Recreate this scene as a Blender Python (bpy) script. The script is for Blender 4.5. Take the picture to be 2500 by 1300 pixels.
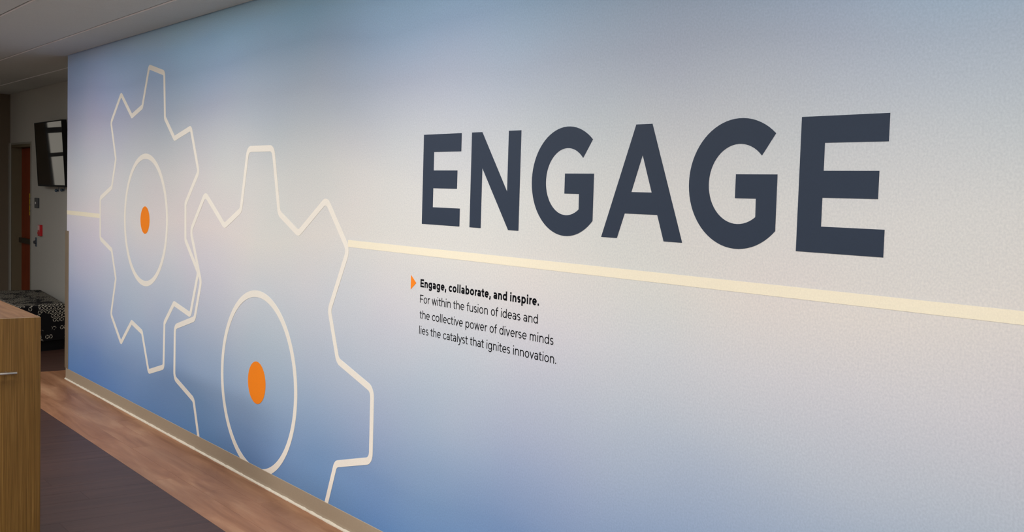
import bpy, bmesh, math, random
from math import sin, cos, pi, radians
from mathutils import Vector, Matrix
from mathutils.geometry import tessellate_polygon

# ------------------------------------------------------------------ scene
# world: mural wall = plane y=0 facing -y, floor z=0, x grows to the right; metres
for o in list(bpy.data.objects): bpy.data.objects.remove(o)
S = bpy.context.scene
COL = S.collection
rnd = random.Random(7)

# camera
F_PX, YAW, PITCH, ROLL, DIST, CAM_H = 2737.83, 0.63707, -0.06339, 0.03025, 2.61983, 1.69
cy_, sy_, cp_, sp_, cr_, sr_ = cos(YAW), sin(YAW), cos(PITCH), sin(PITCH), cos(ROLL), sin(ROLL)
f0 = Vector((-cy_, sy_, 0)); r0 = Vector((sy_, cy_, 0)); u0 = Vector((0, 0, 1))
fw = cp_*f0 + sp_*u0; up = -sp_*f0 + cp_*u0
rt = cr_*r0 + sr_*up; up = -sr_*r0 + cr_*up
cam = bpy.data.cameras.new('camera'); camo = bpy.data.objects.new('camera', cam); COL.objects.link(camo)
cam.sensor_fit = 'HORIZONTAL'; cam.sensor_width = 36; cam.lens = 36*F_PX/2500; cam.clip_end = 200; cam.clip_start = 0.05
m = Matrix((( rt.x, up.x, -fw.x), (rt.y, up.y, -fw.y), (rt.z, up.z, -fw.z))).to_4x4()
m.translation = (0, -DIST, CAM_H); camo.matrix_world = m
S.camera = camo

# world (seen only through the window in the far wall)
W = bpy.data.worlds.new('world'); S.world = W; W.use_nodes = True
W.node_tree.nodes['Background'].inputs[0].default_value = (1.0, 0.93, 0.80, 1)
W.node_tree.nodes['Background'].inputs[1].default_value = 0.55

S.view_settings.view_transform = 'Standard'; S.view_settings.look = 'None'
S.view_settings.gamma = 1; S.view_settings.use_curve_mapping = False
S.view_settings.exposure = -0.05

# ceiling fixtures: (x, y, watts) - each stands in the ceiling grid, see troffer()
TILE_X0, TILE_LX, TILE_Y0, TILE_LY = -7.05, 1.22, -0.355, 0.61
FIX = [(ix, iy, w) for ix, iy, w in (
    (6, -2, 3), (4, -2, 12), (2, -2, 19), (0, -2, 11), (-2, -2, 7),
    (6, -8, 55), (4, -8, 90), (2, -8, 112), (0, -6, 54), (-2, -6, 66), (-4, -4, 9))]
def cell_center(ix, iy):
    return TILE_X0 + (ix+0.5)*TILE_LX, TILE_Y0 + (iy+0.5)*TILE_LY
CEIL = 2.74
for ix, iy, w in FIX:
    x, y = cell_center(ix, iy)
    L = bpy.data.lights.new('troffer_light', 'AREA'); L.shape = 'RECTANGLE'; L.size = 1.1; L.size_y = 0.5
    L.energy = w; L.color = (0.97, 0.98, 1.0)
    lo = bpy.data.objects.new('troffer_light', L); COL.objects.link(lo); lo.location = (x, y, CEIL-0.012)

# ------------------------------------------------------------------ helpers
def srgb(r, g, b):
    def c(v):
        v /= 255.0
        return v/12.92 if v <= 0.04045 else ((v+0.055)/1.055)**2.4
    return (c(r), c(g), c(b), 1)

def mat(name, col=(0.5, 0.5, 0.5, 1), rough=0.6, metal=0.0, spec=0.5):
    M = bpy.data.materials.new(name); M.use_nodes = True
    b = M.node_tree.nodes['Principled BSDF']
    b.inputs['Base Color'].default_value = col; b.inputs['Roughness'].default_value = rough
    b.inputs['Metallic'].default_value = metal; b.inputs['Specular IOR Level'].default_value = spec
    return M
class NT:
    def __init__(s, M): s.t = M.node_tree; s.b = s.t.nodes['Principled BSDF']
    def n(s, typ, **kw):
        nd = s.t.nodes.new(typ)
        for k, v in kw.items():
            if k.startswith('_'): setattr(nd, k[1:], v)
            else: nd.inputs[k.replace('__', ' ')].default_value = v
        return nd
    def l(s, a, b): s.t.links.new(a, b)
    def coords(s, scale=(1, 1, 1), rot=(0, 0, 0)):
        tc = s.n('ShaderNodeTexCoord'); mp = s.n('ShaderNodeMapping')
        mp.inputs['Scale'].default_value = scale; mp.inputs['Rotation'].default_value = rot
        s.l(tc.outputs['Object'], mp.inputs['Vector']); return mp.outputs['Vector']
    def gcoords(s, scale=(1, 1, 1)):
        g = s.n('ShaderNodeNewGeometry'); mp = s.n('ShaderNodeMapping')
        mp.inputs['Scale'].default_value = scale
        s.l(g.outputs['Position'], mp.inputs['Vector']); return mp.outputs['Vector']
    def ramp(s, fac, stops, interp='LINEAR'):
        r = s.n('ShaderNodeValToRGB'); r.color_ramp.interpolation = interp
        e = r.color_ramp.elements
        while len(e) < len(stops): e.new(0.5)
        for i, (p, c) in enumerate(stops): e[i].position = p; e[i].color = c
        s.l(fac, r.inputs['Fac']); return r.outputs['Color']
    def math(s, op, a, b=None, c=None):
        nd = s.n('ShaderNodeMath', _operation=op)
        for i, v in enumerate((a, b, c)):
            if v is None: continue
            if isinstance(v, (int, float)): nd.inputs[i].default_value = v
            else: s.l(v, nd.inputs[i])
        return nd.outputs[0]
    def mix(s, fac, a, b, blend='MIX'):
        nd = s.n('ShaderNodeMix', _data_type='RGBA', _blend_type=blend)
        for i, v in ((0, fac), (6, a), (7, b)):
            if isinstance(v, (int, float, tuple)): nd.inputs[i].default_value = v
            else: s.l(v, nd.inputs[i])
        return nd.outputs[2]
    def bump(s, h, strength=0.2, dist=0.001):
        b = s.n('ShaderNodeBump'); b.inputs['Strength'].default_value = strength; b.inputs['Distance'].default_value = dist
        s.l(h, b.inputs['Height']); s.l(b.outputs['Normal'], s.b.inputs['Normal'])

def mesh_obj(name, verts, faces, M, parent=None, mats=None, fm=None):
    me = bpy.data.meshes.new(name); me.from_pydata([tuple(v) for v in verts], [], faces); me.update()
    for mm in (mats or [M]): me.materials.append(mm)
    if fm:
        for p, i in zip(me.polygons, fm): p.material_index = i
    o = bpy.data.objects.new(name, me); COL.objects.link(o)
    if parent is not None: o.parent = parent
    return o
def bm_obj(name, bm, M, parent=None, smooth=False):
    bmesh.ops.recalc_face_normals(bm, faces=bm.faces[:])
    me = bpy.data.meshes.new(name); bm.to_mesh(me); bm.free(); me.materials.append(M)
    if smooth:
        for p in me.polygons: p.use_smooth = True
    o = bpy.data.objects.new(name, me); COL.objects.link(o)
    if parent is not None: o.parent = parent
    return o
def add_box(bm, a, b, bevel=0, seg=2):
    r = bmesh.ops.create_cube(bm, size=1)
    vs = r['verts']
    c = [(a[i]+b[i])/2 for i in range(3)]; d = [abs(b[i]-a[i]) for i in range(3)]
    for v in vs: v.co = Vector([c[i]+v.co[i]*d[i] for i in range(3)])
    if bevel:
        es = list({e for v in vs for e in v.link_edges})
        bmesh.ops.bevel(bm, geom=es, offset=bevel, segments=seg, affect='EDGES', profile=0.5)
def box(name, a, b, M, parent=None, bevel=0, seg=2):
    bm = bmesh.new(); add_box(bm, a, b, bevel, seg); return bm_obj(name, bm, M, parent)
def boxes(name, lst, M, parent=None, bevel=0):
    bm = bmesh.new()
    for a, b in lst: add_box(bm, a, b, bevel)
    return bm_obj(name, bm, M, parent)
def add_cyl(bm, p, q, r, seg=20, r2=None):
    p, q = Vector(p), Vector(q); d = q-p
    res = bmesh.ops.create_cone(bm, cap_ends=True, segments=seg, radius1=r, radius2=r if r2 is None else r2, depth=d.length)
    mt = Matrix.Translation((p+q)/2) @ d.to_track_quat('Z', 'Y').to_matrix().to_4x4()
    bmesh.ops.transform(bm, matrix=mt, verts=res['verts'])
def structure(o): o['kind'] = 'structure'; return o
def tag(o, label, cat, group=None):
    o['label'] = label; o['category'] = cat
    if group: o['group'] = group
    return o
def empty(name, loc=(0, 0, 0)):
    o = bpy.data.objects.new(name, None); COL.objects.link(o); o.location = loc; o.empty_display_size = 0.1; return o
def thing(name, label, cat, loc=(0, 0, 0), group=None):
    return tag(empty(name, loc), label, cat, group)
def relocate(o):
    """children were modelled in world space: cancel the parent's location"""
    for ch in o.children: ch.location = Vector(ch.location)-Vector(o.location)

# ---- flat wall graphics: thin vinyl, front face just proud of the mural wall
def ribbon(verts, faces, pts, w, closed, y, yb=-0.0002):
    """thick line of width w along pts (x,z) with mitred joins"""
    n = len(pts); base = len(verts)
    for i in range(n):
        p = Vector(pts[i])
        a = Vector(pts[i-1]) if (i > 0 or closed) else None
        b = Vector(pts[(i+1) % n]) if (i < n-1 or closed) else None
        d1 = (p-a).normalized() if a is not None else (b-p).normalized()
        d2 = (b-p).normalized() if b is not None else d1
        n1 = Vector((-d1.y, d1.x)); n2 = Vector((-d2.y, d2.x))
        mm = (n1+n2)
        if mm.length < 1e-6: mm = n1
        mm.normalize(); k = 1.0/max(0.35, mm.dot(n1))
        q1 = p+mm*k*w/2; q2 = p-mm*k*w/2
        verts += [(q1.x, y, q1.y), (q2.x, y, q2.y), (q1.x, yb, q1.y), (q2.x, yb, q2.y)]
    m_ = n if closed else n-1
    for i in range(m_):
        a = base+4*i; b = base+4*((i+1) % n)
        faces += [(a, a+1, b+1, b), (a+2, a, b, b+2), (a+1, a+3, b+3, b+1)]
    if not closed:
        a = base; b = base+4*(n-1)
        faces += [(a, a+2, a+3, a+1), (b, b+1, b+3, b+2)]
def prism(verts, faces, loops, y, yb=-0.0002):
    """filled outline (first loop) with holes, in (x,z)"""
    base = len(verts)
    flat = [p for lp in loops for p in lp]
    tris = tessellate_polygon([[Vector((p[0], p[1], 0)) for p in lp] for lp in loops])
    verts += [(p[0], y, p[1]) for p in flat] + [(p[0], yb, p[1]) for p in flat]
    N = len(flat)
    for t in tris:
        a, b, c = [Vector(flat[i]) for i in t]
        cr = (b-a).x*(c-a).y-(b-a).y*(c-a).x
        t = tuple(t) if cr > 0 else (t[0], t[2], t[1])      # normal towards -y
        faces.append(tuple(base+i for i in t))
    o = 0
    for lp in loops:
        k = len(lp)
        for i in range(k):
            a = base+o+i; b = base+o+(i+1) % k
            faces.append((a, b, b+N, a+N))
        o += k
def arc(cx, cz, rx, rz, a0, a1, n=14):
    return [(cx+rx*cos(radians(a0+(a1-a0)*i/n)), cz+rz*sin(radians(a0+(a1-a0)*i/n))) for i in range(n+1)]
def fillet(pts, radii, closed=True, seg=6):
    out = []; n = len(pts)
    for i in range(n):
        p = Vector(pts[i]); r = radii[i] if isinstance(radii, (list, tuple)) else radii
        if (not closed and i in (0, n-1)) or r <= 0: out.append(tuple(p)); continue
        a = Vector(pts[i-1]); b = Vector(pts[(i+1) % n])
        u = (a-p).normalized(); v = (b-p).normalized()
        ang = u.angle(v); t = min(r/math.tan(ang/2), 0.45*(a-p).length, 0.45*(b-p).length)
        r = t*math.tan(ang/2)
        c = p+(u+v).normalized()*(r/sin(ang/2))
        s = p+u*t-c; e = p+v*t-c
        a0 = math.atan2(s.y, s.x); a1 = math.atan2(e.y, e.x); d = (a1-a0+pi) % (2*pi)-pi
        out += [(c.x+r*cos(a0+d*k/seg), c.y+r*sin(a0+d*k/seg)) for k in range(seg+1)]
    return out
def clip_poly_z(pts, zmin):
    """split a closed polyline into the pieces above zmin"""
    n = len(pts)
    below = [i for i in range(n) if pts[i][1] < zmin]
    if not below: return [(pts, True)]
    s = below[0]; out = []; cur = []
    for k in range(n+1):
        a = pts[(s+k) % n]; b = pts[(s+k+1) % n]
        ina, inb = a[1] >= zmin, b[1] >= zmin
        if ina != inb:
            t = (zmin-a[1])/(b[1]-a[1]); x = a[0]+t*(b[0]-a[0])
            if inb: cur = [(x, zmin)]
            else: cur.append((x, zmin)); out.append((cur, False)); cur = []
        if inb and not (not ina and k > 0 and False): cur.append(b)
    return [c for c in out if len(c[0]) > 1]

# ------------------------------------------------------------------ materials
def mural_material():
    M = mat('mural print', rough=0.62, spec=0.3); N = NT(M)
    g = N.n('ShaderNodeNewGeometry'); sx = N.n('ShaderNodeSeparateXYZ'); N.l(g.outputs['Position'], sx.inputs[0])
    z = sx.outputs['Z']; x = sx.outputs['X']
    # soft cloudiness of the print
    v = N.gcoords((0.45, 1, 0.9)); no = N.n('ShaderNodeTexNoise', Scale=1.0, Detail=2.0, Roughness=0.5); N.l(v, no.inputs['Vector'])
    zz = N.math('MULTIPLY_ADD', N.math('SUBTRACT', no.outputs['Fac'], 0.5), 0.45, z)
    fac = N.math('DIVIDE', zz, 2.8)
    stops = [(0.02, srgb(94, 140, 194)), (0.12, srgb(123, 155, 195)), (0.21, srgb(158, 178, 205)), (0.32, srgb(191, 200, 212)),
             (0.42, srgb(213, 213, 216)), (0.51, srgb(226, 220, 213)), (0.61, srgb(216, 215, 211)), (0.70, srgb(196, 201, 205)),
             (0.78, srgb(174, 186, 201)), (0.87, srgb(158, 186, 213)), (0.94, srgb(170, 211, 243)), (0.985, srgb(190, 230, 255))]  # topmost stops lightened in colour to offset weak light near the ceiling
    c = N.ramp(fac, stops)
    # drifting lavender / teal tints in the print
    v2 = N.gcoords((0.8, 1, 1.1)); n2 = N.n('ShaderNodeTexNoise', Scale=1.0, Detail=1.5); N.l(v2, n2.inputs['Vector'])
    t = N.ramp(n2.outputs['Fac'], [(0.3, (0.93, 1.0, 1.0, 1)), (0.5, (1, 1, 1, 1)), (0.7, (1.0, 0.955, 0.99, 1))])
    c = N.mix(0.8, c, t, 'MULTIPLY')
    # the print cools towards its left end
    mr = N.n('ShaderNodeMapRange'); N.l(x, mr.inputs[0]); mr.inputs[1].default_value = -7.0; mr.inputs[2].default_value = -9.9; mr.clamp = True
    c = N.mix(mr.outputs[0], c, N.mix(1.0, c, (1.03, 1.01, 1.11, 1), 'MULTIPLY'))
    mz = N.n('ShaderNodeMapRange'); N.l(z, mz.inputs[0]); mz.inputs[1].default_value = 1.9; mz.inputs[2].default_value = 2.45; mz.clamp = True
    mx = N.n('ShaderNodeMapRange'); N.l(x, mx.inputs[0]); mx.inputs[1].default_value = -7.2; mx.inputs[2].default_value = -9.3; mx.clamp = True
    c = N.mix(N.math('MULTIPLY', mz.outputs[0], mx.outputs[0]), c, N.mix(1.0, c, (1.17, 0.98, 0.98, 1), 'MULTIPLY'))
    # woven wallcovering fleck
    v3 = N.gcoords((1, 1, 1)); n3 = N.n('ShaderNodeTexNoise', Scale=150.0, Detail=3.0); N.l(v3, n3.inputs['Vector'])
    fl = N.ramp(n3.outputs['Fac'], [(0.3, (0.90, 0.905, 0.915, 1)), (0.7, (1.08, 1.07, 1.06, 1))])
    c = N.mix(0.8, c, fl, 'MULTIPLY')
    N.l(c, N.b.inputs['Base Color']); N.bump(n3.outputs['Fac'], 0.25, 0.0006)
    return M
def grainy(name, col, rough=0.6, amt=0.08, scale=120, spec=0.4, bump=0.15):
    M = mat(name, col, rough, spec=spec); N = NT(M)
    v = N.gcoords(); n = N.n('ShaderNodeTexNoise', Scale=float(scale), Detail=3.0); N.l(v, n.inputs['Vector'])
    k = N.ramp(n.outputs['Fac'], [(0.3, (1-amt,)*3+(1,)), (0.7, (1+amt,)*3+(1,))])
    N.l(N.mix(1.0, col, k, 'MULTIPLY'), N.b.inputs['Base Color'])
    if bump: N.bump(n.outputs['Fac'], bump, 0.0008)
    return M
def wood(name, stops, grain_scale, rough=0.5, cloud=None, spec=0.4, bump=0.1, jump=37.0):
    """grain_scale: stretch of the noise per axis (small = long fibres)"""
    M = mat(name, rough=rough, spec=spec); N = NT(M)
    oi = N.n('ShaderNodeObjectInfo'); g = N.n('ShaderNodeNewGeometry')
    off = N.n('ShaderNodeVectorMath', _operation='MULTIPLY_ADD')
    N.l(g.outputs['Position'], off.inputs[0]); off.inputs[1].default_value = grain_scale
    cmb = N.n('ShaderNodeCombineXYZ'); r10 = N.math('MULTIPLY', oi.outputs['Random'], jump)
    for i in range(3): N.l(r10, cmb.inputs[i])
    N.l(cmb.outputs[0], off.inputs[2])
    n = N.n('ShaderNodeTexNoise', Scale=1.0, Detail=5.0, Roughness=0.6, Distortion=0.6); N.l(off.outputs[0], n.inputs['Vector'])
    c = N.ramp(n.outputs['Fac'], stops)
    if cloud:
        v2 = N.gcoords(cloud); n2 = N.n('ShaderNodeTexNoise', Scale=1.0, Detail=3.0); N.l(v2, n2.inputs['Vector'])
        k = N.ramp(n2.outputs['Fac'], [(0.3, (0.78, 0.76, 0.76, 1)), (0.7, (1.12, 1.1, 1.08, 1))])
        c = N.mix(1.0, c, k, 'MULTIPLY')
    r = N.n('ShaderNodeMapRange'); N.l(oi.outputs['Random'], r.inputs[0]); r.inputs[3].default_value = 0.97; r.inputs[4].default_value = 1.03
    cc = N.n('ShaderNodeCombineColor'); [N.l(r.outputs[0], cc.inputs[i]) for i in range(3)]
    c = N.mix(1.0, c, cc.outputs[0], 'MULTIPLY')
    N.l(c, N.b.inputs['Base Color'])
    if bump: N.bump(n.outputs['Fac'], bump, 0.0006)
    return M
M_MURAL = mural_material()
M_CREAM = grainy('cream vinyl', srgb(244, 236, 222), 0.6, 0.03, 200, bump=0.05)
M_STRIPE = grainy('pale cream vinyl', srgb(248, 237, 210), 0.6, 0.03, 200, bump=0.05)
M_NAVY = grainy('navy vinyl', srgb(42, 53, 70), 0.6, 0.04, 200, bump=0.05, spec=0.25)
M_INK = mat('black ink', srgb(6, 7, 12), 0.9, spec=0.1)
M_ORANGE = grainy('orange vinyl', srgb(254, 136, 6), 0.6, 0.03, 200, bump=0.05)
M_WALL = grainy('grey wall paint', srgb(188, 184, 174), 0.7, 0.03, 90)
M_FARWALL = grainy('taupe wall paint', srgb(104, 90, 72), 0.7, 0.03, 90)
M_ROOM = grainy('off white wall paint', srgb(205, 200, 190), 0.75, 0.02, 90)
M_GUARD = grainy('beige guard plastic', srgb(130, 114, 94), 0.5, 0.03, 150, bump=0.05)
M_BASE = grainy('taupe vinyl base', srgb(166, 150, 128), 0.5, 0.03, 150, bump=0.05)
M_CAULK = grainy('pale sealant bead', srgb(222, 212, 192), 0.5, 0.08, 60)
M_TILE = grainy('ceiling tile', srgb(207, 211, 206), 0.85, 0.05, 160, spec=0.2, bump=0.4)
M_EDGE = mat('lit tile edge', srgb(250, 250, 248), 0.6)  # white puts the light caught by the groove chamfers into the colour
M_TEE = mat('dark grid recess', srgb(70, 70, 68), 0.6)
M_BLACK = mat('black plastic', srgb(9, 9, 10), 0.7, spec=0.2)
M_STEEL = mat('brushed nickel', srgb(225, 214, 200), 0.35, metal=1.0)
M_DARKMETAL = mat('dark bronze metal', srgb(70, 62, 48), 0.4, metal=0.6)
M_FRAME = mat('painted door frame', srgb(150, 146, 134), 0.5)
M_FRAMEDARK = mat('olive brown door reveal', srgb(104, 92, 66), 0.6)

# ------------------------------------------------------------------ structure
X_END, X_FAR, X_NEAR = -9.915, -14.93, 3.0
Y_ALC, Y_FRONT = 0.646, -6.2
TOP = 2.80
BASE_H = 0.094

# mural wall (front face printed, end and back painted)
bm = bmesh.new(); add_box(bm, (X_END, 0, 0), (X_NEAR, 0.62, TOP))
wall_back = bm_obj('wall_back', bm, M_MURAL); wall_back.data.materials.append(M_WALL)
for p in wall_back.data.polygons: p.material_index = 0 if p.normal.y < -0.9 else 1
structure(wall_back)
# alcove wall behind it with the door opening
DX0, DX1, DZ = -14.87, -13.905, 2.12
structure(boxes('wall_alcove', [((X_FAR-0.0, Y_ALC, 0), (DX0, 0.95, TOP)), ((DX1, Y_ALC, 0), (X_END+0.2, 0.95, TOP)),
      ((DX0, Y_ALC, DZ), (DX1, 0.95, TOP))], M_WALL))
# far wall with a window
WY0, WY1, WZ0, WZ1 = -1.60, -0.03, 0.95, 2.55
structure(boxes('wall_left', [((X_FAR-0.2, WY1, 0), (X_FAR, 0.95, TOP)), ((X_FAR-0.2, Y_FRONT, 0), (X_FAR, WY0, TOP)),
      ((X_FAR-0.2, WY0, 0), (X_FAR, WY1, WZ0)), ((X_FAR-0.2, WY0, WZ1), (X_FAR, WY1, TOP))], M_FARWALL))
structure(box('wall_right', (X_NEAR, Y_FRONT, 0), (X_NEAR+0.2, 0.62, TOP), M_ROOM))
structure(box('wall_front', (X_FAR-0.2, Y_FRONT-0.2, 0), (X_NEAR+0.2, Y_FRONT, TOP), M_ROOM))

# window_1 in the far wall
M_WFRAME = mat('dark window frame', srgb(38, 36, 34), 0.4)
win = structure(empty('window_1', (X_FAR-0.1, (WY0+WY1)/2, WZ0)))
fr = 0.05
bars = [((X_FAR-0.16, WY0, WZ0), (X_FAR-0.06, WY1, WZ0+fr)), ((X_FAR-0.16, WY0, WZ1-fr), (X_FAR-0.06, WY1, WZ1)),
        ((X_FAR-0.16, WY0, WZ0+fr), (X_FAR-0.06, WY0+fr, WZ1-fr)), ((X_FAR-0.16, WY1-fr, WZ0+fr), (X_FAR-0.06, WY1, WZ1-fr))]
boxes('window_frame', bars, M_WFRAME, win)
zt = 1.92
box('mullion', (X_FAR-0.15, WY0+fr, 2.22), (X_FAR-0.07, WY1-fr, 2.29), M_WFRAME, win)
box('mullion', (X_FAR-0.15, WY0+fr, zt), (X_FAR-0.07, WY1-fr, zt+0.05), M_WFRAME, win)
box('mullion', (X_FAR-0.15, -0.76, WZ0+fr), (X_FAR-0.07, -0.71, zt), M_WFRAME, win)
M_GLASS = mat('window glass', (1, 1, 1, 1), 0.02); M_GLASS.node_tree.nodes['Principled BSDF'].inputs['Transmission Weight'].default_value = 1
for (a, b, c, d) in ((WY0+fr, -0.76, WZ0+fr, zt), (-0.71, WY1-fr, WZ0+fr, zt), (WY0+fr, WY1-fr, zt+0.05, WZ1-fr)):
    box('pane', (X_FAR-0.113, a, c), (X_FAR-0.107, b, d), M_GLASS, win)
relocate(win)

# ------------------------------------------------------------------ floor
M_DARKW = wood('dark plank', [(0.3, srgb(60, 38, 31)), (0.5, srgb(70, 46, 38)), (0.7, srgb(80, 54, 45))], (26, 1.2, 26), 0.45, (0.7, 0.5, 1), spec=0.35)
M_LIGHTW = wood('walnut plank', [(0.28, srgb(132, 86, 54)), (0.5, srgb(162, 114, 80)), (0.72, srgb(186, 141, 104))], (1.2, 9, 9), 0.45, (0.9, 3.5, 1), spec=0.35, jump=0.35)
M_SUB = mat('floor joint', srgb(68, 46, 38), 0.7)
floor = structure(box('floor', (X_FAR-0.2, Y_FRONT-0.2, -0.12), (X_NEAR+0.2, 0.95, -0.005), M_SUB))
GAP = 0.0004
BY = -0.505; BX = -10.376       # inner edge of the pale border along wall and around its end
plank_mesh = {}
def plank(x0, x1, y0, y1, M):
    w, l = round(x1-x0, 4), round(y1-y0, 4); key = (w, l, M.name)
    if key not in plank_mesh:
        bm = bmesh.new(); add_box(bm, (0, 0, -0.005), (w-2*GAP, l-2*GAP, 0.0)); 
        bmesh.ops.recalc_face_normals(bm, faces=bm.faces[:])
        me = bpy.data.meshes.new('plank'); bm.to_mesh(me); bm.free(); me.materials.append(M); plank_mesh[key] = me
    o = bpy.data.objects.new('plank', plank_mesh[key]); COL.objects.link(o)
    o.location = (x0+GAP, y0+GAP, 0); o.parent = floor
# pale border: three rows of planks running along the mural wall, wrapping round its end
rows = [(-0.505, -0.3367), (-0.3367, -0.1683), (-0.1683, 0.0)]
for k, (y0, y1) in enumerate(rows):
    x = BX
    first = 0.45+0.37*k
    while x < X_NEAR-0.01:
        x1 = min(x+(first if x == BX else 1.22), X_NEAR); plank(x, x1, y0, y1, M_LIGHTW); x = x1
for y0, y1 in ((0.0, 0.1615), (0.1615, 0.323), (0.323, 0.4845), (0.4845, 0.646)):
    plank(BX, X_END, y0, y1, M_LIGHTW)
# dark field: planks run across, towards the wall; single objects where the photo shows them
PW = 0.18
restv, restf = [], []
def rest(x0, x1, y0, y1):
    b = len(restv)
    restv.extend([(x0+GAP, y0+GAP, 0), (x1-GAP, y0+GAP, 0), (x1-GAP, y1-GAP, 0), (x0+GAP, y1-GAP, 0),
                  (x0+GAP, y0+GAP, -0.005), (x1-GAP, y0+GAP, -0.005), (x1-GAP, y1-GAP, -0.005), (x0+GAP, y1-GAP, -0.005)])
    restf.extend([tuple(b+i for i in q) for q in ((0, 1, 2, 3), (7, 6, 5, 4), (0, 4, 5, 1), (1, 5, 6, 2), (2, 6, 7, 3), (3, 7, 4, 0))])
n = int((X_NEAR-BX)/PW)+1
for i in range(n):
    x0 = BX+i*PW; x1 = min(x0+PW, X_NEAR)
    if x1-x0 < 0.02: continue
    y = BY; first = 0.35+((i*0.437) % 1.0)*0.8
    while y > Y_FRONT+0.01:
        y1 = max(y-(first if y == BY else 1.22), Y_FRONT)
        if -8.95 < x0 < -4.0 and y > -1.9: plank(x0, x1, y1, y, M_DARKW)
        else: rest(x0, x1, y1, y)
        y = y1
i = 0; x1 = BX
while x1 > X_FAR+0.01:
    x0 = max(x1-PW, X_FAR); y = Y_ALC; first = 0.5+((i*0.61) % 1.0)*0.7
    while y > Y_FRONT+0.01:
        y1 = max(y-(first if y == Y_ALC else 1.22), Y_FRONT)
        if i < 6 and y > 0.0: plank(x0, x1, y1, y, M_DARKW)
        else: rest(x0, x1, y1, y)
        y = y1
    x1 = x0; i += 1
o = mesh_obj('far_planks', restv, restf, M_DARKW, floor); o['kind'] = 'stuff'

# ------------------------------------------------------------------ ceiling: tegular tiles hung below a dark grid
ceiling = structure(box('ceiling', (X_FAR-0.2, Y_FRONT-0.2, CEIL+0.03), (X_NEAR+0.2, 0.95, CEIL+0.12), M_TEE))
tile_mesh = {}
fixset = {(a, b) for a, b, _ in FIX}
def tile(x0, x1, y0, y1):
    key = (round(x1-x0, 3), round(y1-y0, 3))
    if key not in tile_mesh:
        gx, gy, ch = 0.0008, 0.0065, 0.0055
        prof = [(gy+ch, 0), (key[1]-gy-ch, 0), (key[1]-gy, 0.006), (key[1]-gy, 0.024), (gy, 0.024), (gy, 0.006)]
        bm = bmesh.new()
        ra = [bm.verts.new((gx, a, b)) for a, b in prof]; rb = [bm.verts.new((key[0]-gx, a, b)) for a, b in prof]
        bm.faces.new(ra); bm.faces.new(rb)
        for q in range(6): bm.faces.new((ra[q], ra[(q+1) % 6], rb[(q+1) % 6], rb[q]))
        bmesh.ops.recalc_face_normals(bm, faces=bm.faces[:])
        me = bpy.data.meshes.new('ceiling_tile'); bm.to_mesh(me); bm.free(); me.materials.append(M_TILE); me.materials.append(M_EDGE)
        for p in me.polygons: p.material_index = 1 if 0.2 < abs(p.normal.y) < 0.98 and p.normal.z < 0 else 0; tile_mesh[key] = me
    o = bpy.data.objects.new('ceiling_tile', tile_mesh[key]); COL.objects.link(o)
    o.location = (x0, y0, CEIL); o.parent = ceiling
for iy in range(-10, 3):
    y0 = TILE_Y0+iy*TILE_LY; y1 = y0+TILE_LY
    for ix in range(-7, 9):
        if (ix, iy) in fixset: continue
        x0 = TILE_X0+ix*TILE_LX; x1 = x0+TILE_LX
        a0, a1, b0, b1 = max(x0, X_FAR), min(x1, X_NEAR), max(y0, Y_FRONT), min(y1, Y_ALC)
        if a1-a0 < 0.02 or b1-b0 < 0.02: continue
        if b1 > 0 and a1 > X_END:           # cut round the mural wall
            if b0 < 0: tile(max(a0, X_END), a1, b0, -0.012)
            if a0 < X_END: tile(a0, X_END, b0, b1)
        else: tile(a0, a1, b0, b1)
for iy in range(-9, 3):
    y = TILE_Y0+iy*TILE_LY
    x1 = X_NEAR if y < 0 else X_END
    box('grid_rail', (X_FAR, y-0.012, CEIL+0.0245), (x1, y+0.012, CEIL+0.0299), M_TEE, ceiling)

# troffers (outside the frame) that light the room
M_DIFF = mat('lit diffuser', (1, 1, 1, 1), 0.5)
bnode = M_DIFF.node_tree.nodes['Principled BSDF']; bnode.inputs['Emission Color'].default_value = (0.97, 0.98, 1.0, 1); bnode.inputs['Emission Strength'].default_value = 6
M_WHITE = mat('white enamel', srgb(230, 230, 226), 0.4)
where = {(6, -2): 'near the mural at its right end', (4, -2): 'near the mural above the end of the big word', (2, -2): 'near the mural above the start of the big word', (0, -2): 'near the mural above the larger gear', (-2, -2): 'near the mural above the smaller gear',
         (6, -8): 'over the open floor at the right end', (4, -8): 'over the open floor facing the end of the big word', (2, -8): 'over the open floor facing the start of the big word', (0, -6): 'over the far side of the cabinet', (-2, -6): 'over the open floor facing the smaller gear', (-4, -4): 'in front of the dark alcove beside the bench'}
for ix, iy, w in FIX:
    x, y = cell_center(ix, iy)
    t = thing('ceiling_light', 'flat rectangular ceiling light ' + where[(ix, iy)], 'ceiling light', (x, y, CEIL), 'lights in the ceiling grid')
    a, b = TILE_LX/2-0.003, TILE_LY/2-0.009
    boxes('frame', [((x-a, y-b, CEIL), (x+a, y-b+0.03, CEIL+0.024)), ((x-a, y+b-0.03, CEIL), (x+a, y+b, CEIL+0.024)),
                    ((x-a, y-b+0.03, CEIL), (x-a+0.03, y+b-0.03, CEIL+0.024)), ((x+a-0.03, y-b+0.03, CEIL), (x+a, y+b-0.03, CEIL+0.024))], M_WHITE, t)
    box('diffuser', (x-a+0.03, y-b+0.03, CEIL+0.006), (x+a-0.03, y+b-0.03, CEIL+0.014), M_DIFF, t)
    relocate(t)

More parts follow.
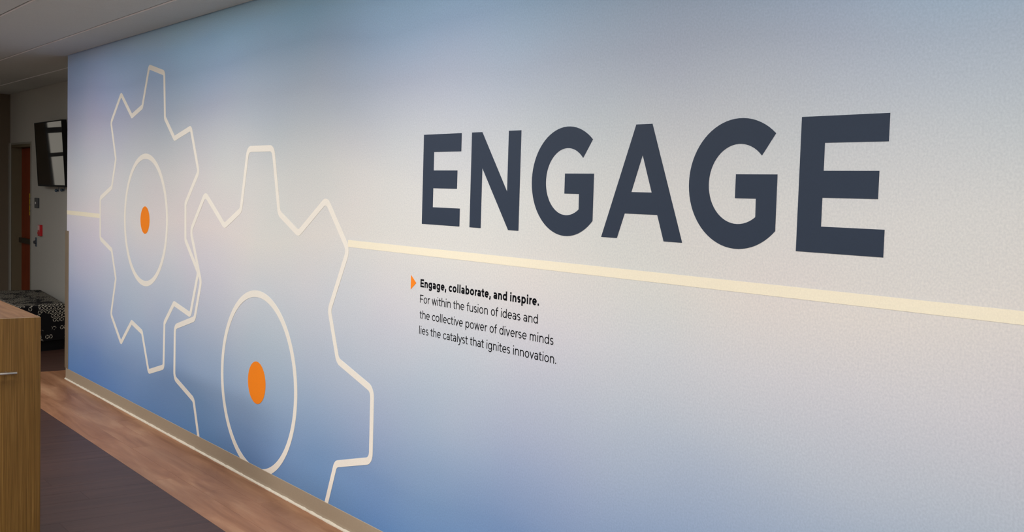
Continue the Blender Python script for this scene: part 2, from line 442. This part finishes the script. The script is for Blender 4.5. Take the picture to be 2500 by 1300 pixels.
# ------------------------------------------------------------------ vinyl cove base along mural wall
def cove(name, x0, x1, M):
    prof = [(-0.0, BASE_H), (-0.002, BASE_H), (-0.0035, BASE_H-0.0015), (-0.0035, 0.022), (-0.005, 0.012), (-0.010, 0.005), (-0.013, 0.004), (-0.013, 0.0), (0, 0)]
    v = [(x, y, z) for x in (x0, x1) for y, z in prof]; k = len(prof)
    f = [(i, (i+1) % k, k+(i+1) % k, k+i) for i in range(k)] + [tuple(range(k))[::-1], tuple(range(k, 2*k))]
    return mesh_obj(name, v, f, M)
bb = structure(cove('baseboard_back', X_END-0.004, X_NEAR, M_BASE))
# uneven sealant bead at its toe
v, f = [], []
N_ = 420
for i in range(N_+1):
    x = X_END-0.004+(X_NEAR-X_END)*i/N_; j = rnd.uniform(-0.0015, 0.0015)
    v += [(x, -0.0045, 0.0115+j), (x, -0.009-j, 0.0105+j), (x, -0.0142-j, 0.005), (x, -0.0152-j, 0.0)]
    if i:
        b = 4*(i-1)
        f += [(b+k, b+k+1, b+k+5, b+k+4) for k in range(3)]
mesh_obj('sealant_bead', v, f, M_CAULK, bb)
# base round the end of the wall and in the alcove
structure(box('baseboard_end', (X_END-0.005, -0.003, 0), (X_END, Y_ALC, BASE_H), M_BASE))
structure(box('baseboard_alcove', (DX1+0.06, Y_ALC-0.006, 0), (X_END-0.005, Y_ALC, BASE_H), M_BASE))

# corner guard on the end of the mural wall
bm = bmesh.new()
add_box(bm, (X_END-0.004, -0.006, 0.0955), (X_END+0.062, -0.0005, 1.272), 0.001, 1)
add_box(bm, (X_END-0.030, -0.006, 0.0955), (X_END-0.0005, 0.045, 1.272), 0.001, 1)
tag(bm_obj('corner_guard', bm, M_GUARD), 'beige vertical corner guard on the end of the mural wall', 'corner guard')

# ------------------------------------------------------------------ mural graphics
YF = -0.0010
def graphic(name, build, M, parent=None):
    v, f = [], []; build(v, f)
    return mesh_obj(name, v, f, M, parent)
def gear(label, cx, cz, teeth, phase, Ro, Ri, ht, hv, ring, dot, rt_, rv_, YF):
    t = thing('gear_outline_graphic', label, 'gear graphic', (cx, 0, cz), 'gears drawn on the mural')
    pts, rad = [], []
    for k in range(teeth):
        a = phase-360/teeth*k
        for R, off, r in ((Ri, hv, rv_), (Ro, ht, rt_), (Ro, -ht, rt_), (Ri, -hv, rv_)):
            pts.append((cx+R*cos(radians(a+off)), cz+R*sin(radians(a+off)))); rad.append(r)
    pts = fillet(pts, rad)
    def outline(v, f):
        for p, cl in clip_poly_z(pts, BASE_H-0.045): ribbon(v, f, p, 0.035, cl, YF)
    graphic('toothed_outline', outline, M_CREAM, t)
    rp = arc(cx, cz, ring, ring, 0, 360, 160)[:-1]
    def ringf(v, f):
        for p, cl in clip_poly_z(rp, BASE_H-0.045): ribbon(v, f, p, 0.038, cl, YF)
    graphic('inner_ring', ringf, M_CREAM, t)
    d = graphic('hub_dot', lambda v, f: prism(v, f, [arc(cx, cz, dot, dot, 0, 360, 64)[:-1]], YF), M_ORANGE, t)
    d['label'] = 'solid orange hub disc'
    relocate(t)
    return t
gear('cream outline of the smaller gear beside the dark alcove, with an orange hub', -7.910, 1.434, 7, 129.9, 1.070, 0.803, 8.4, 17.3, 0.449, 0.0965, 0.03, 0.02, -0.0010)
gear('cream outline of the larger gear cut off by the baseboard, with an orange hub', -5.956, 0.575, 8, 90, 1.343, 1.012, 7.3, 15.0, 0.509, 0.1215, 0.05, 0.05, -0.0013)

def stripe(name, label, x0, x1):
    o = graphic(name, lambda v, f: prism(v, f, [[(x0, 1.4110), (x1, 1.4110), (x1, 1.4450), (x0, 1.4450)]], YF*0.8), M_STRIPE)
    tag(o, label, 'stripe', 'cream stripes through the gears')
stripe('stripe_graphic', 'short cream stripe from the wall end to the smaller gear', X_END, -8.965)
stripe('stripe_graphic', 'long cream stripe running from the larger gear under the big word', -4.897, X_NEAR)

# the word ENGAGE
word = thing('word_lettering', 'word ENGAGE in large dark navy capitals above the long cream stripe', 'lettering', (-3.03, 0, 1.55))
Z0, Z1 = 1.5505, 1.9415
def L_E(x):
    return [[(x, Z0), (x+.298, Z0), (x+.298, Z0+.0755), (x+.086, Z0+.0755), (x+.086, Z0+.158), (x+.272, Z0+.158), (x+.272, Z0+.235),
             (x+.086, Z0+.235), (x+.086, Z0+.3145), (x+.297, Z0+.3145), (x+.297, Z1), (x, Z1)]]
def L_N(x):
    return [[(x, Z0), (x+.081, Z0), (x+.081, Z0+.245), (x+.271, Z0), (x+.339, Z0), (x+.339, Z1), (x+.257, Z1), (x+.257, Z0+.151), (x+.074, Z1), (x, Z1)]]
def L_A(x):
    return [[(x, Z0), (x+.083, Z0), (x+.119, Z0+.087), (x+.281, Z0+.087), (x+.316, Z0), (x+.402, Z0), (x+.241, Z1+.001), (x+.162, Z1+.001)],
            [(x+.149, Z0+.1615), (x+.199, Z0+.288), (x+.250, Z0+.1615)]]
def L_G(x):
    cx, cz = x+.212, 1.7455
    a0 = math.degrees(math.atan2(.1485/.2015, .137/.212)); a1 = math.degrees(math.atan2(-.1395/.2015, .152/.212))
    out = arc(cx, cz, .212, .2015, a0, a1+360, 56)
    i0 = math.degrees(math.atan2(-.0995/.1235, .073/.125)); i1 = math.degrees(math.atan2(.083/.1235, .085/.125))
    inn = arc(cx, 1.7445, .125, .1235, i0+360, i1, 44)
    p = out+[(x+.364, 1.7745), (x+.200, 1.7745), (x+.200, 1.7005), (x+.2845, 1.7005)]+inn
    return [p]
for fn, x in ((L_E, -4.2175), (L_N, -3.844), (L_G, -3.428), (L_A, -3.013), (L_G, -2.5905), (L_E, -2.145)):
    graphic('letter', lambda v, f: prism(v, f, fn(x), YF), M_NAVY, word)
relocate(word)

# small caption: glyphs drawn as strokes (x-height 1, cap 1.38)
def glyph(ch, w, W=1.0):
    h = w/2; A = 1.42; C = 1.38; D = -0.42; s = []
    bw = 0.86*W; ry = 0.515-h
    def bowl(x0, x1): return arc((x0+x1)/2, .5, (x1-x0)/2-h, ry, 0, 360, 28)
    def arch(x0, x1, top=1.015, foot=0.0):
        rx = (x1-x0)/2-h; r = min(0.42, rx*1.05)
        return [(x0+h, top-h-r-0.06)]+arc((x0+x1)/2, top-h-r, rx, r, 180, 0, 14)+[(x1-h, foot)]
    if ch == 'o': s = [bowl(0, .9*W)]; return s, .9*W, .09, .09
    if ch == 'c': s = [arc(.45*W, .5, .45*W-h, ry, 42, 318, 24)]; return s, .80*W, .09, .04
    if ch == 'e': s = [[(h+0.01, .5), (.88*W-h*0.6, .5)], arc(.44*W, .5, .44*W-h, ry, 0, 312, 26)]; return s, .88*W, .09, .07
    if ch in 'dbpqg':
        s = [bowl(0, bw)]
        if ch == 'd': s.append([(bw-h, 0), (bw-h, A)])
        if ch == 'b': s.append([(h, 0), (h, A)])
        if ch == 'p': s.append([(h, D), (h, 1)])
        if ch == 'g': s.append([(bw-h, 1)]+[(bw-h, 0)]+arc(bw/2, 0.0-.02, bw/2-h, -D-h-.02, 0, -150, 14))
        if ch in 'bp': return s, bw, .13, .09
        return s, bw, .09, .13
    if ch == 'n': return [[(h, 0), (h, 1)], arch(0, .80*W)], .80*W, .13, .12
    if ch == 'h': return [[(h, 0), (h, A)], arch(0, .80*W)], .80*W, .13, .12
    if ch == 'm': return [[(h, 0), (h, 1)], arch(0, .70*W), arch(.70*W-w, 1.4*W-w)], 1.4*W-w, .13, .12
    if ch == 'u':
        p = arch(0, .80*W); p = [(.80*W-x, 1-z) for x, z in p]; return [[(.80*W-h, 0), (.80*W-h, 1)], p], .80*W, .12, .13
    if ch == 'r': return [[(h, 0), (h, 1)], [(h, .5)]+arc(.42*W, .56, .42*W-h, .445-h, 178, 84, 10)+[(.46*W, 1.0-h)]], .46*W, .13, .04
    if ch == 'i': return [[(h, 0), (h, 1)], [(h, 1.42), (h, 1.42-max(w*1.1, .15))]], w, .13, .13
    if ch == 'l': return [[(h, 0), (h, A)]], w, .13, .13
    if ch == 't': return [[(.16*W+h, 1.28), (.16*W+h, .28)]+arc(.16*W+h+.24, .24, .24, .24-h+.01, 180, 285, 8), [(0, 1-h), (.56*W, 1-h)]], .56*W, .03, .06
    if ch == 'f': return [[(.16*W+h, 0), (.16*W+h, 1.12)]+arc(.16*W+h+.24, 1.15, .24, .28-h, 180, 80, 8), [(0, 1-h), (.54*W, 1-h)]], .54*W, .03, .02
    if ch == 'a':
        aw = .76*W
        s = [[(.09, .86)]+arc(aw*.48, .62, aw*.52-h, .395-h, 118, 0, 12)+[(aw-h, .6), (aw-h, 0)],
             arc(aw*.47, .305, aw*.47-h, .32-h, 0, 360, 24)]
        return s, aw, .08, .12
    if ch == 's':
        sw = .66*W; r1 = (1.03-w)/4
        s = [arc(sw/2, .5+r1+.0, sw/2-h, r1, 45, 270-25, 14)[:-1]+[(sw*.40, .53), (sw*.60, .47)]+arc(sw/2, .5-r1, sw/2-h, r1, 60, -140, 14)[1:]]
        return s, sw, .07, .07
    if ch == 'v': return [[(h*.9, 1), (.43*W, h*.9), (.86*W-h*.9, 1)]], .86*W, .02, .02
    if ch == 'y': return [[(h*.9, 1), (.43*W, .04)], [(.86*W-h*.9, 1), (.43*W, .04), (.33*W, -.24), (.22*W, -.36), (.04*W, -.35)]], .86*W, .02, .02
    if ch == 'w': return [[(h*.9, 1), (.33*W, h), (.62*W, .97), (.91*W, h), (1.24*W-h*.9, 1)]], 1.24*W, .02, .02
    if ch == 'E': return [[(h, 0), (h, C)], [(0, h), (.86*W, h)], [(0, C/2), (.78*W, C/2)], [(0, C-h), (.84*W, C-h)]], .86*W, .14, .08
    if ch == 'F': return [[(h, 0), (h, C)], [(0, C*.47), (.74*W, C*.47)], [(0, C-h), (.84*W, C-h)]], .84*W, .14, .03
    if ch == '.': k = max(w*1.15, .2); return [[(k/2, 0), (k/2, k)]], k, .10, .10
    if ch == ',': k = max(w*1.15, .2); return [[(k/2, k), (k/2, .02), (k/2-.12, -.24)]], k, .10, .10
    return [], .47, 0, 0
def text_line(txt, x0, x1, zb, unit, w, W, M, parent):
    x = 0; lay = []
    for i, ch in enumerate(txt):
        s, adv, lb, rb = glyph(ch, w, W)
        if i == 0: lb = 0
        x += lb; lay.append((x, s)); x += adv+(rb if i < len(txt)-1 else 0)
    k = (x1-x0)/x
    print('text scale', txt[:8], round(k/unit, 3))
    line = empty('text_line', (x0, 0, zb)); line.parent = parent
    for gx, s in lay:
        if not s: continue
        v, f = [], []
        for q, st in enumerate(s):
            pts = [((gx+px)*k, pz*unit) for px, pz in st]
            closed = len(pts) > 3 and (Vector(pts[0])-Vector(pts[-1])).length < 1e-5
            if closed: pts = pts[:-1]
            ribbon(v, f, pts, w*unit, closed, YF-0.00002*q, -0.0002)
        mesh_obj('letter', v, f, M, line)
    return line
cap = thing('wall_caption', 'four-line caption in small black type under the long cream stripe', 'text', (-3.75, 0, 1.06))
U = 0.0258
o = text_line('Engage, collaborate, and inspire.', -4.2155, -3.359, 1.2705, U, 0.285, 1.13, M_INK, cap); o['label'] = 'bold first line reading Engage, collaborate, and inspire.'
text_line('For within the fusion of ideas and', -4.2165, -3.3635, 1.2012, U, 0.142, 1.0, M_INK, cap)
text_line('the collective power of diverse minds', -4.2165, -3.264, 1.1318, U, 0.142, 1.0, M_INK, cap)
text_line('lies the catalyst that ignites innovation.', -4.2165, -3.2435, 1.0625, U, 0.142, 1.0, M_INK, cap)
relocate(cap)
tag(graphic('arrow_marker', lambda v, f: prism(v, f, [[(-4.2975, 1.253), (-4.252, 1.2855), (-4.2975, 1.318)]], YF), M_ORANGE),
    'small orange triangle pointing at the first line of the caption', 'arrow')

# ------------------------------------------------------------------ cabinet in the foreground
M_OAK = wood('oak laminate', [(0.30, srgb(92, 63, 22)), (0.5, srgb(112, 80, 32)), (0.70, srgb(132, 98, 48))], (230, 230, 3.0), 0.5, (9, 9, 0.4), spec=0.35, bump=0.05)
M_OAKTOP = wood('oak laminate top', [(0.30, srgb(92, 62, 36)), (0.5, srgb(106, 74, 46)), (0.70, srgb(120, 86, 56))], (3, 34, 34), 0.7, (1, 4, 1), spec=0.15, bump=0.05)
CX, CY, CZ = -5.350, -1.318, 1.070
cab = thing('cabinet', 'counter-high oak cabinet with a nickel bar handle in the near left corner', 'cabinet', (CX-0.4, CY-0.45, 0))
boxes('carcass', [((CX-1.25, CY-0.9, 0.09), (CX-0.021, CY-0.002, CZ-0.022)), ((CX-1.20, CY-0.85, 0.0), (CX-0.03, CY-0.004, 0.09))], M_OAK, cab)
box('top', (CX-1.27, CY-0.92, CZ-0.021), (CX-0.0215, CY, CZ), M_OAKTOP, cab, 0.0012)
door = box('door', (CX-0.020, CY-0.905, 0.006), (CX, CY, CZ-0.0005), M_OAK, cab, 0.0015)
bm = bmesh.new()
hy0, hy1, hz, hx = CY-0.50, CY-0.110, 0.826, CX+0.035
add_cyl(bm, (hx, hy0, hz), (hx, hy1, hz), 0.0065, 24)
add_cyl(bm, (CX, hy1-0.04, hz), (hx, hy1-0.04, hz), 0.0045, 16)
add_cyl(bm, (CX, hy0+0.04, hz), (hx, hy0+0.04, hz), 0.0045, 16)
h = bm_obj('handle', bm, M_STEEL, door); h['label'] = 'round brushed nickel bar handle'
for p in h.data.polygons: p.use_smooth = len(p.vertices) == 4
relocate(cab)

# ------------------------------------------------------------------ patterned bench in the alcove
def pattern_mat():
    M = mat('patterned upholstery', rough=0.85, spec=0.2); N = NT(M)
    uv = N.n('ShaderNodeUVMap')
    br = N.n('ShaderNodeVectorMath', _operation='SCALE'); N.l(uv.outputs[0], br.inputs[0]); br.inputs['Scale'].default_value = 1/0.041
    sp = N.n('ShaderNodeSeparateXYZ'); N.l(br.outputs[0], sp.inputs[0])
    row = N.math('FLOOR', sp.outputs['Y']); sh = N.math('MULTIPLY', N.math('MODULO', row, 2.0), 0.5)
    xs = N.math('ADD', sp.outputs['X'], sh); colm = N.math('FLOOR', xs)
    fx = N.math('SUBTRACT', N.math('SUBTRACT', xs, colm), 0.5); fy = N.math('SUBTRACT', N.math('SUBTRACT', sp.outputs['Y'], row), 0.5)
    r = N.math('SQRT', N.math('ADD', N.math('MULTIPLY', fx, fx), N.math('MULTIPLY', fy, fy)))
    ang = N.math('ARCTAN2', fy, fx)
    cid = N.n('ShaderNodeCombineXYZ'); N.l(colm, cid.inputs[0]); N.l(row, cid.inputs[1])
    wn = N.n('ShaderNodeTexWhiteNoise', _noise_dimensions='2D'); N.l(cid.outputs[0], wn.inputs['Vector'])
    rot = N.math('MULTIPLY', wn.outputs['Value'], 6.28)
    # a triangle inside a disc: segments of the disc outside the triangle are pale
    best = None
    for k in range(3):
        d = N.math('MULTIPLY', r, N.math('COSINE', N.math('ADD', N.math('ADD', ang, rot), 2.0944*k)))
        best = d if best is None else N.math('MAXIMUM', best, d)
    seg = N.math('GREATER_THAN', best, 0.27); disc = N.math('LESS_THAN', r, 0.48)
    on = N.math('MULTIPLY', seg, disc)
    nz = N.n('ShaderNodeTexNoise', Scale=0.16, Detail=1.0); N.l(br.outputs[0], nz.inputs['Vector'])
    wn2 = N.n('ShaderNodeTexWhiteNoise', _noise_dimensions='3D'); N.l(cid.outputs[0], wn2.inputs['Vector'])
    su = N.n('ShaderNodeSeparateXYZ'); N.l(uv.outputs[0], su.inputs[0])
    ge = N.n('ShaderNodeNewGeometry'); sn = N.n('ShaderNodeSeparateXYZ'); N.l(ge.outputs['Normal'], sn.inputs[0])
    dense = N.math('ADD', N.math('MULTIPLY', N.math('LESS_THAN', su.outputs['X'], 0.0), 0.22), N.math('MULTIPLY', N.math('LESS_THAN', sn.outputs['Y'], -0.5), 0.7))   # denser pale print on top and room side, their lighting put into the pattern
    vis = N.math('GREATER_THAN', N.math('ADD', N.math('MULTIPLY_ADD', nz.outputs['Fac'], 2.6, -0.75), dense), wn2.outputs['Value'])
    on = N.math('MULTIPLY', on, vis)
    c = N.mix(on, srgb(14, 12, 15), srgb(176, 168, 152)); N.l(c, N.b.inputs['Base Color'])
    return M
M_PAT = pattern_mat()
bench = thing('bench', 'low upholstered bench with a dark triangle-print cover in the alcove', 'bench', (-12.3, 0.28, 0))
foot = [(-11.50, -0.03), (-13.30, -0.03), (-13.30, 0.62), (-11.68, 0.465)]
def block(name, foot, z0, z1, M, inset=0.0, rad=0.03, round_top=0.025):
    pl_ = fillet(foot, rad, True, 4); cx = sum(p[0] for p in pl_)/len(pl_); cyy = sum(p[1] for p in pl_)/len(pl_)
    area = sum(pl_[i-1][0]*pl_[i][1]-pl_[i][0]*pl_[i-1][1] for i in range(len(pl_)))
    if area < 0: pl_ = pl_[::-1]
    n = len(pl_)
    rings = [(z0, inset)]+[(z1-round_top+round_top*sin(radians(a)), inset+round_top*(1-cos(radians(a)))) for a in (0, 22.5, 45, 67.5, 90)]
    v, f, uvs = [], [], []
    for z, ins in rings:
        for i, (x, y) in enumerate(pl_):
            a = Vector(pl_[i-1]); b = Vector(pl_[(i+1) % n]); d = (b-a).normalized(); nn = Vector((-d.y, d.x))
            v.append((x+nn.x*ins, y+nn.y*ins, z))
    for k in range(len(rings)-1):
        for i in range(n):
            a, b = k*n+i, k*n+(i+1) % n; f.append((a, b, b+n, a+n))
    f.append(tuple((len(rings)-1)*n+i for i in range(n))); f.append(tuple(range(n))[::-1])
    o = mesh_obj(name, v, f, M)
    per = [0.0]
    for i in range(n): per.append(per[-1]+(Vector(pl_[(i+1) % n])-Vector(pl_[i])).length)
    uvl = o.data.uv_layers.new(name='UVMap')
    for pi_, p in enumerate(o.data.polygons):
        for li in p.loop_indices:
            vi = o.data.loops[li].vertex_index; co = o.data.vertices[vi].co
            if pi_ < (len(rings)-1)*n:
                i = pi_ % n; u = per[i] if vi % n == i else per[i+1]
                uvl.data[li].uv = (u, co.z+5)
            else: uvl.data[li].uv = (co.x, co.y+5)
    return o
s = block('seat', foot, 0.105, 0.462, M_PAT); s.parent = bench
s = block('plinth', [(-11.54, 0.0), (-13.22, 0.0), (-13.22, 0.58), (-11.71, 0.45)], 0.0, 0.105, M_BLACK, rad=0.01, round_top=0.001); s.parent = bench
relocate(bench)

# ------------------------------------------------------------------ door_1 in the alcove wall
M_REDWOOD = wood('red stained door', [(0.3, srgb(112, 40, 14)), (0.5, srgb(138, 54, 22)), (0.7, srgb(156, 68, 30))], (60, 60, 2), 0.5, None, spec=0.3)
d = structure(empty('door_1', ((DX0+DX1)/2, Y_ALC, 0)))
box('door_leaf', (DX0+0.035, 0.758, 0.008), (DX1-0.02, 0.80, DZ-0.04), M_REDWOOD, d, 0.002)
boxes('door_reveal', [((DX0-0.001, Y_ALC-0.003, 0), (DX0+0.035, 0.95, DZ)), ((DX1-0.02, Y_ALC-0.003, 0), (DX1+0.001, 0.95, DZ)), ((DX0+0.035, Y_ALC-0.003, DZ-0.035), (DX1-0.02, 0.95, DZ))], M_FRAMEDARK, d)
boxes('door_casing', [((DX0-0.059, Y_ALC-0.022, 0), (DX0+0.004, Y_ALC-0.0035, DZ+0.02)), ((DX1-0.002, Y_ALC-0.007, 0), (DX1+0.04, Y_ALC-0.0005, DZ+0.02)),
      ((DX0+0.004, Y_ALC-0.007, DZ-0.002), (DX1-0.002, Y_ALC-0.0035, DZ+0.02))], M_FRAME, d)
bm = bmesh.new(); add_box(bm, (DX0+0.14, 0.700, 0.922), (DX1-0.07, 0.728, 0.985), 0.006)
for xx in (DX0+0.16, DX1-0.16): add_box(bm, (xx, 0.725, 0.927), (xx+0.06, 0.7575, 0.98))
bm_obj('push_bar', bm, M_DARKMETAL, d)
relocate(d)
# backing so the doorway is closed behind the leaf
structure(box('trim_1', (DX0-0.1, 0.95, 0), (DX1+0.1, 1.0, TOP), M_FARWALL))

# yellow notice on the door edge
M_YEL = grainy('yellow notice', srgb(226, 190, 30), 0.5, 0.12, 40)
yn = thing('door_sign', 'narrow yellow notice on the right side of the red-brown door', 'sign', (-14.36, 0.755, 1.265))
box('panel', (-14.43, 0.751, 1.265), (-14.30, 0.7575, 1.530), M_YEL, yn, 0.002)
for k in range(3): box('mark', (-14.40, 0.7498, 1.31+0.075*k), (-14.36, 0.7509, 1.330+0.075*k), M_DARKMETAL, yn)
relocate(yn)

# ------------------------------------------------------------------ TV
tv = thing('television', 'black wall-mounted flat television tilted forward in the dark alcove', 'television', (-12.95, 0.60, 1.64))
M_SCREEN = mat('glossy screen', srgb(8, 8, 9), 0.04, spec=0.8)
tx0, tx1, tz0, tz1 = -13.18, -12.07, 1.63, 2.325
scr = box('screen', (tx0+0.012, -0.0225, 0.02), (tx1-0.012, -0.0205, tz1-tz0-0.012), M_SCREEN)
cas = box('casing', (tx0, -0.0205, 0), (tx1, 0.028, tz1-tz0), M_BLACK, None, 0.004)
bezel = boxes('bezel', [((tx0, -0.0245, 0), (tx1, -0.0205, 0.018)), ((tx0, -0.0245, tz1-tz0-0.01), (tx1, -0.0205, tz1-tz0)),
        ((tx0, -0.0245, 0.018), (tx0+0.01, -0.0205, tz1-tz0-0.01)), ((tx1-0.01, -0.0245, 0.018), (tx1, -0.0205, tz1-tz0-0.01))], M_BLACK)
for p in (scr, cas, bezel):
    p.parent = tv; p.rotation_euler = (radians(3.5), 0, 0); p.location = (12.95, 0.575-0.60, tz0-1.64)
mt = box('wall_bracket', (-12.8, 0.59, 1.85), (-12.5, Y_ALC-0.001, 2.1), M_BLACK, tv); mt.location = (12.95, -0.60, -1.64)

# small things on the alcove wall
M_DKBLUE = mat('slate blue plastic', srgb(58, 76, 92), 0.45)
for k, (x, z) in enumerate(((-12.70, 1.592), (-12.48, 1.600))):
    t = thing('wall_hook', ('left' if k == 0 else 'right')+' one of two slate blue hooks under the television', 'hook', (x, Y_ALC, z), 'hooks under the television')
    box('plate', (x-0.012, Y_ALC-0.004, z-0.015), (x+0.022, Y_ALC, z+0.03), M_DKBLUE, t, 0.002)
    bm = bmesh.new(); add_cyl(bm, (x, Y_ALC-0.005, z-0.002), (x, Y_ALC-0.02, z-0.004), 0.006)
    res = bmesh.ops.create_uvsphere(bm, u_segments=14, v_segments=10, radius=0.017)
    bmesh.ops.translate(bm, vec=(x, Y_ALC-0.024, z-0.004), verts=res['verts'])
    bm_obj('knob', bm, M_DKBLUE, t, True)
    relocate(t)
t = thing('card_reader', 'dark card reader with a pale light between the door and television', 'card reader', (-13.62, Y_ALC, 1.38))
M_CHAR = mat('charcoal plastic', srgb(48, 50, 54), 0.5)
box('housing', (-13.665, Y_ALC-0.018, 1.375), (-13.51, Y_ALC, 1.492), M_CHAR, t, 0.004)
bm = bmesh.new(); add_cyl(bm, (-13.605, Y_ALC-0.022, 1.432), (-13.605, Y_ALC-0.017, 1.432), 0.014)
bm_obj('indicator', bm, mat('pale indicator', srgb(225, 222, 215), 0.4), t); relocate(t)
t = thing('fire_alarm_pull', 'red fire alarm pull station on the grey wall beside the door', 'fire alarm', (-13.47, Y_ALC, 1.06))
M_RED = mat('red enamel', srgb(190, 14, 26), 0.35); M_PINK = mat('pale lettering panel', srgb(226, 180, 176), 0.4)
box('housing', (-13.455, Y_ALC-0.032, 1.062), (-13.362, Y_ALC, 1.188), M_RED, t, 0.004)
box('label_plate', (-13.445, Y_ALC-0.0335, 1.13), (-13.372, Y_ALC-0.0321, 1.182), M_PINK, t)
box('pull_handle', (-13.44, Y_ALC-0.040, 1.085), (-13.377, Y_ALC-0.0325, 1.105), M_RED, t, 0.002); relocate(t)
t = thing('key_switch', 'small dark key switch below the red alarm pull', 'switch', (-13.65, Y_ALC, 0.935))
box('plate', (-13.675, Y_ALC-0.005, 0.93), (-13.615, Y_ALC, 1.035), M_DKBLUE, t, 0.002)
bm = bmesh.new(); add_cyl(bm, (-13.645, Y_ALC-0.004, 0.98), (-13.645, Y_ALC-0.03, 0.98), 0.022, 20, 0.016)
bm_obj('key_barrel', bm, M_CHAR, t, False); relocate(t)
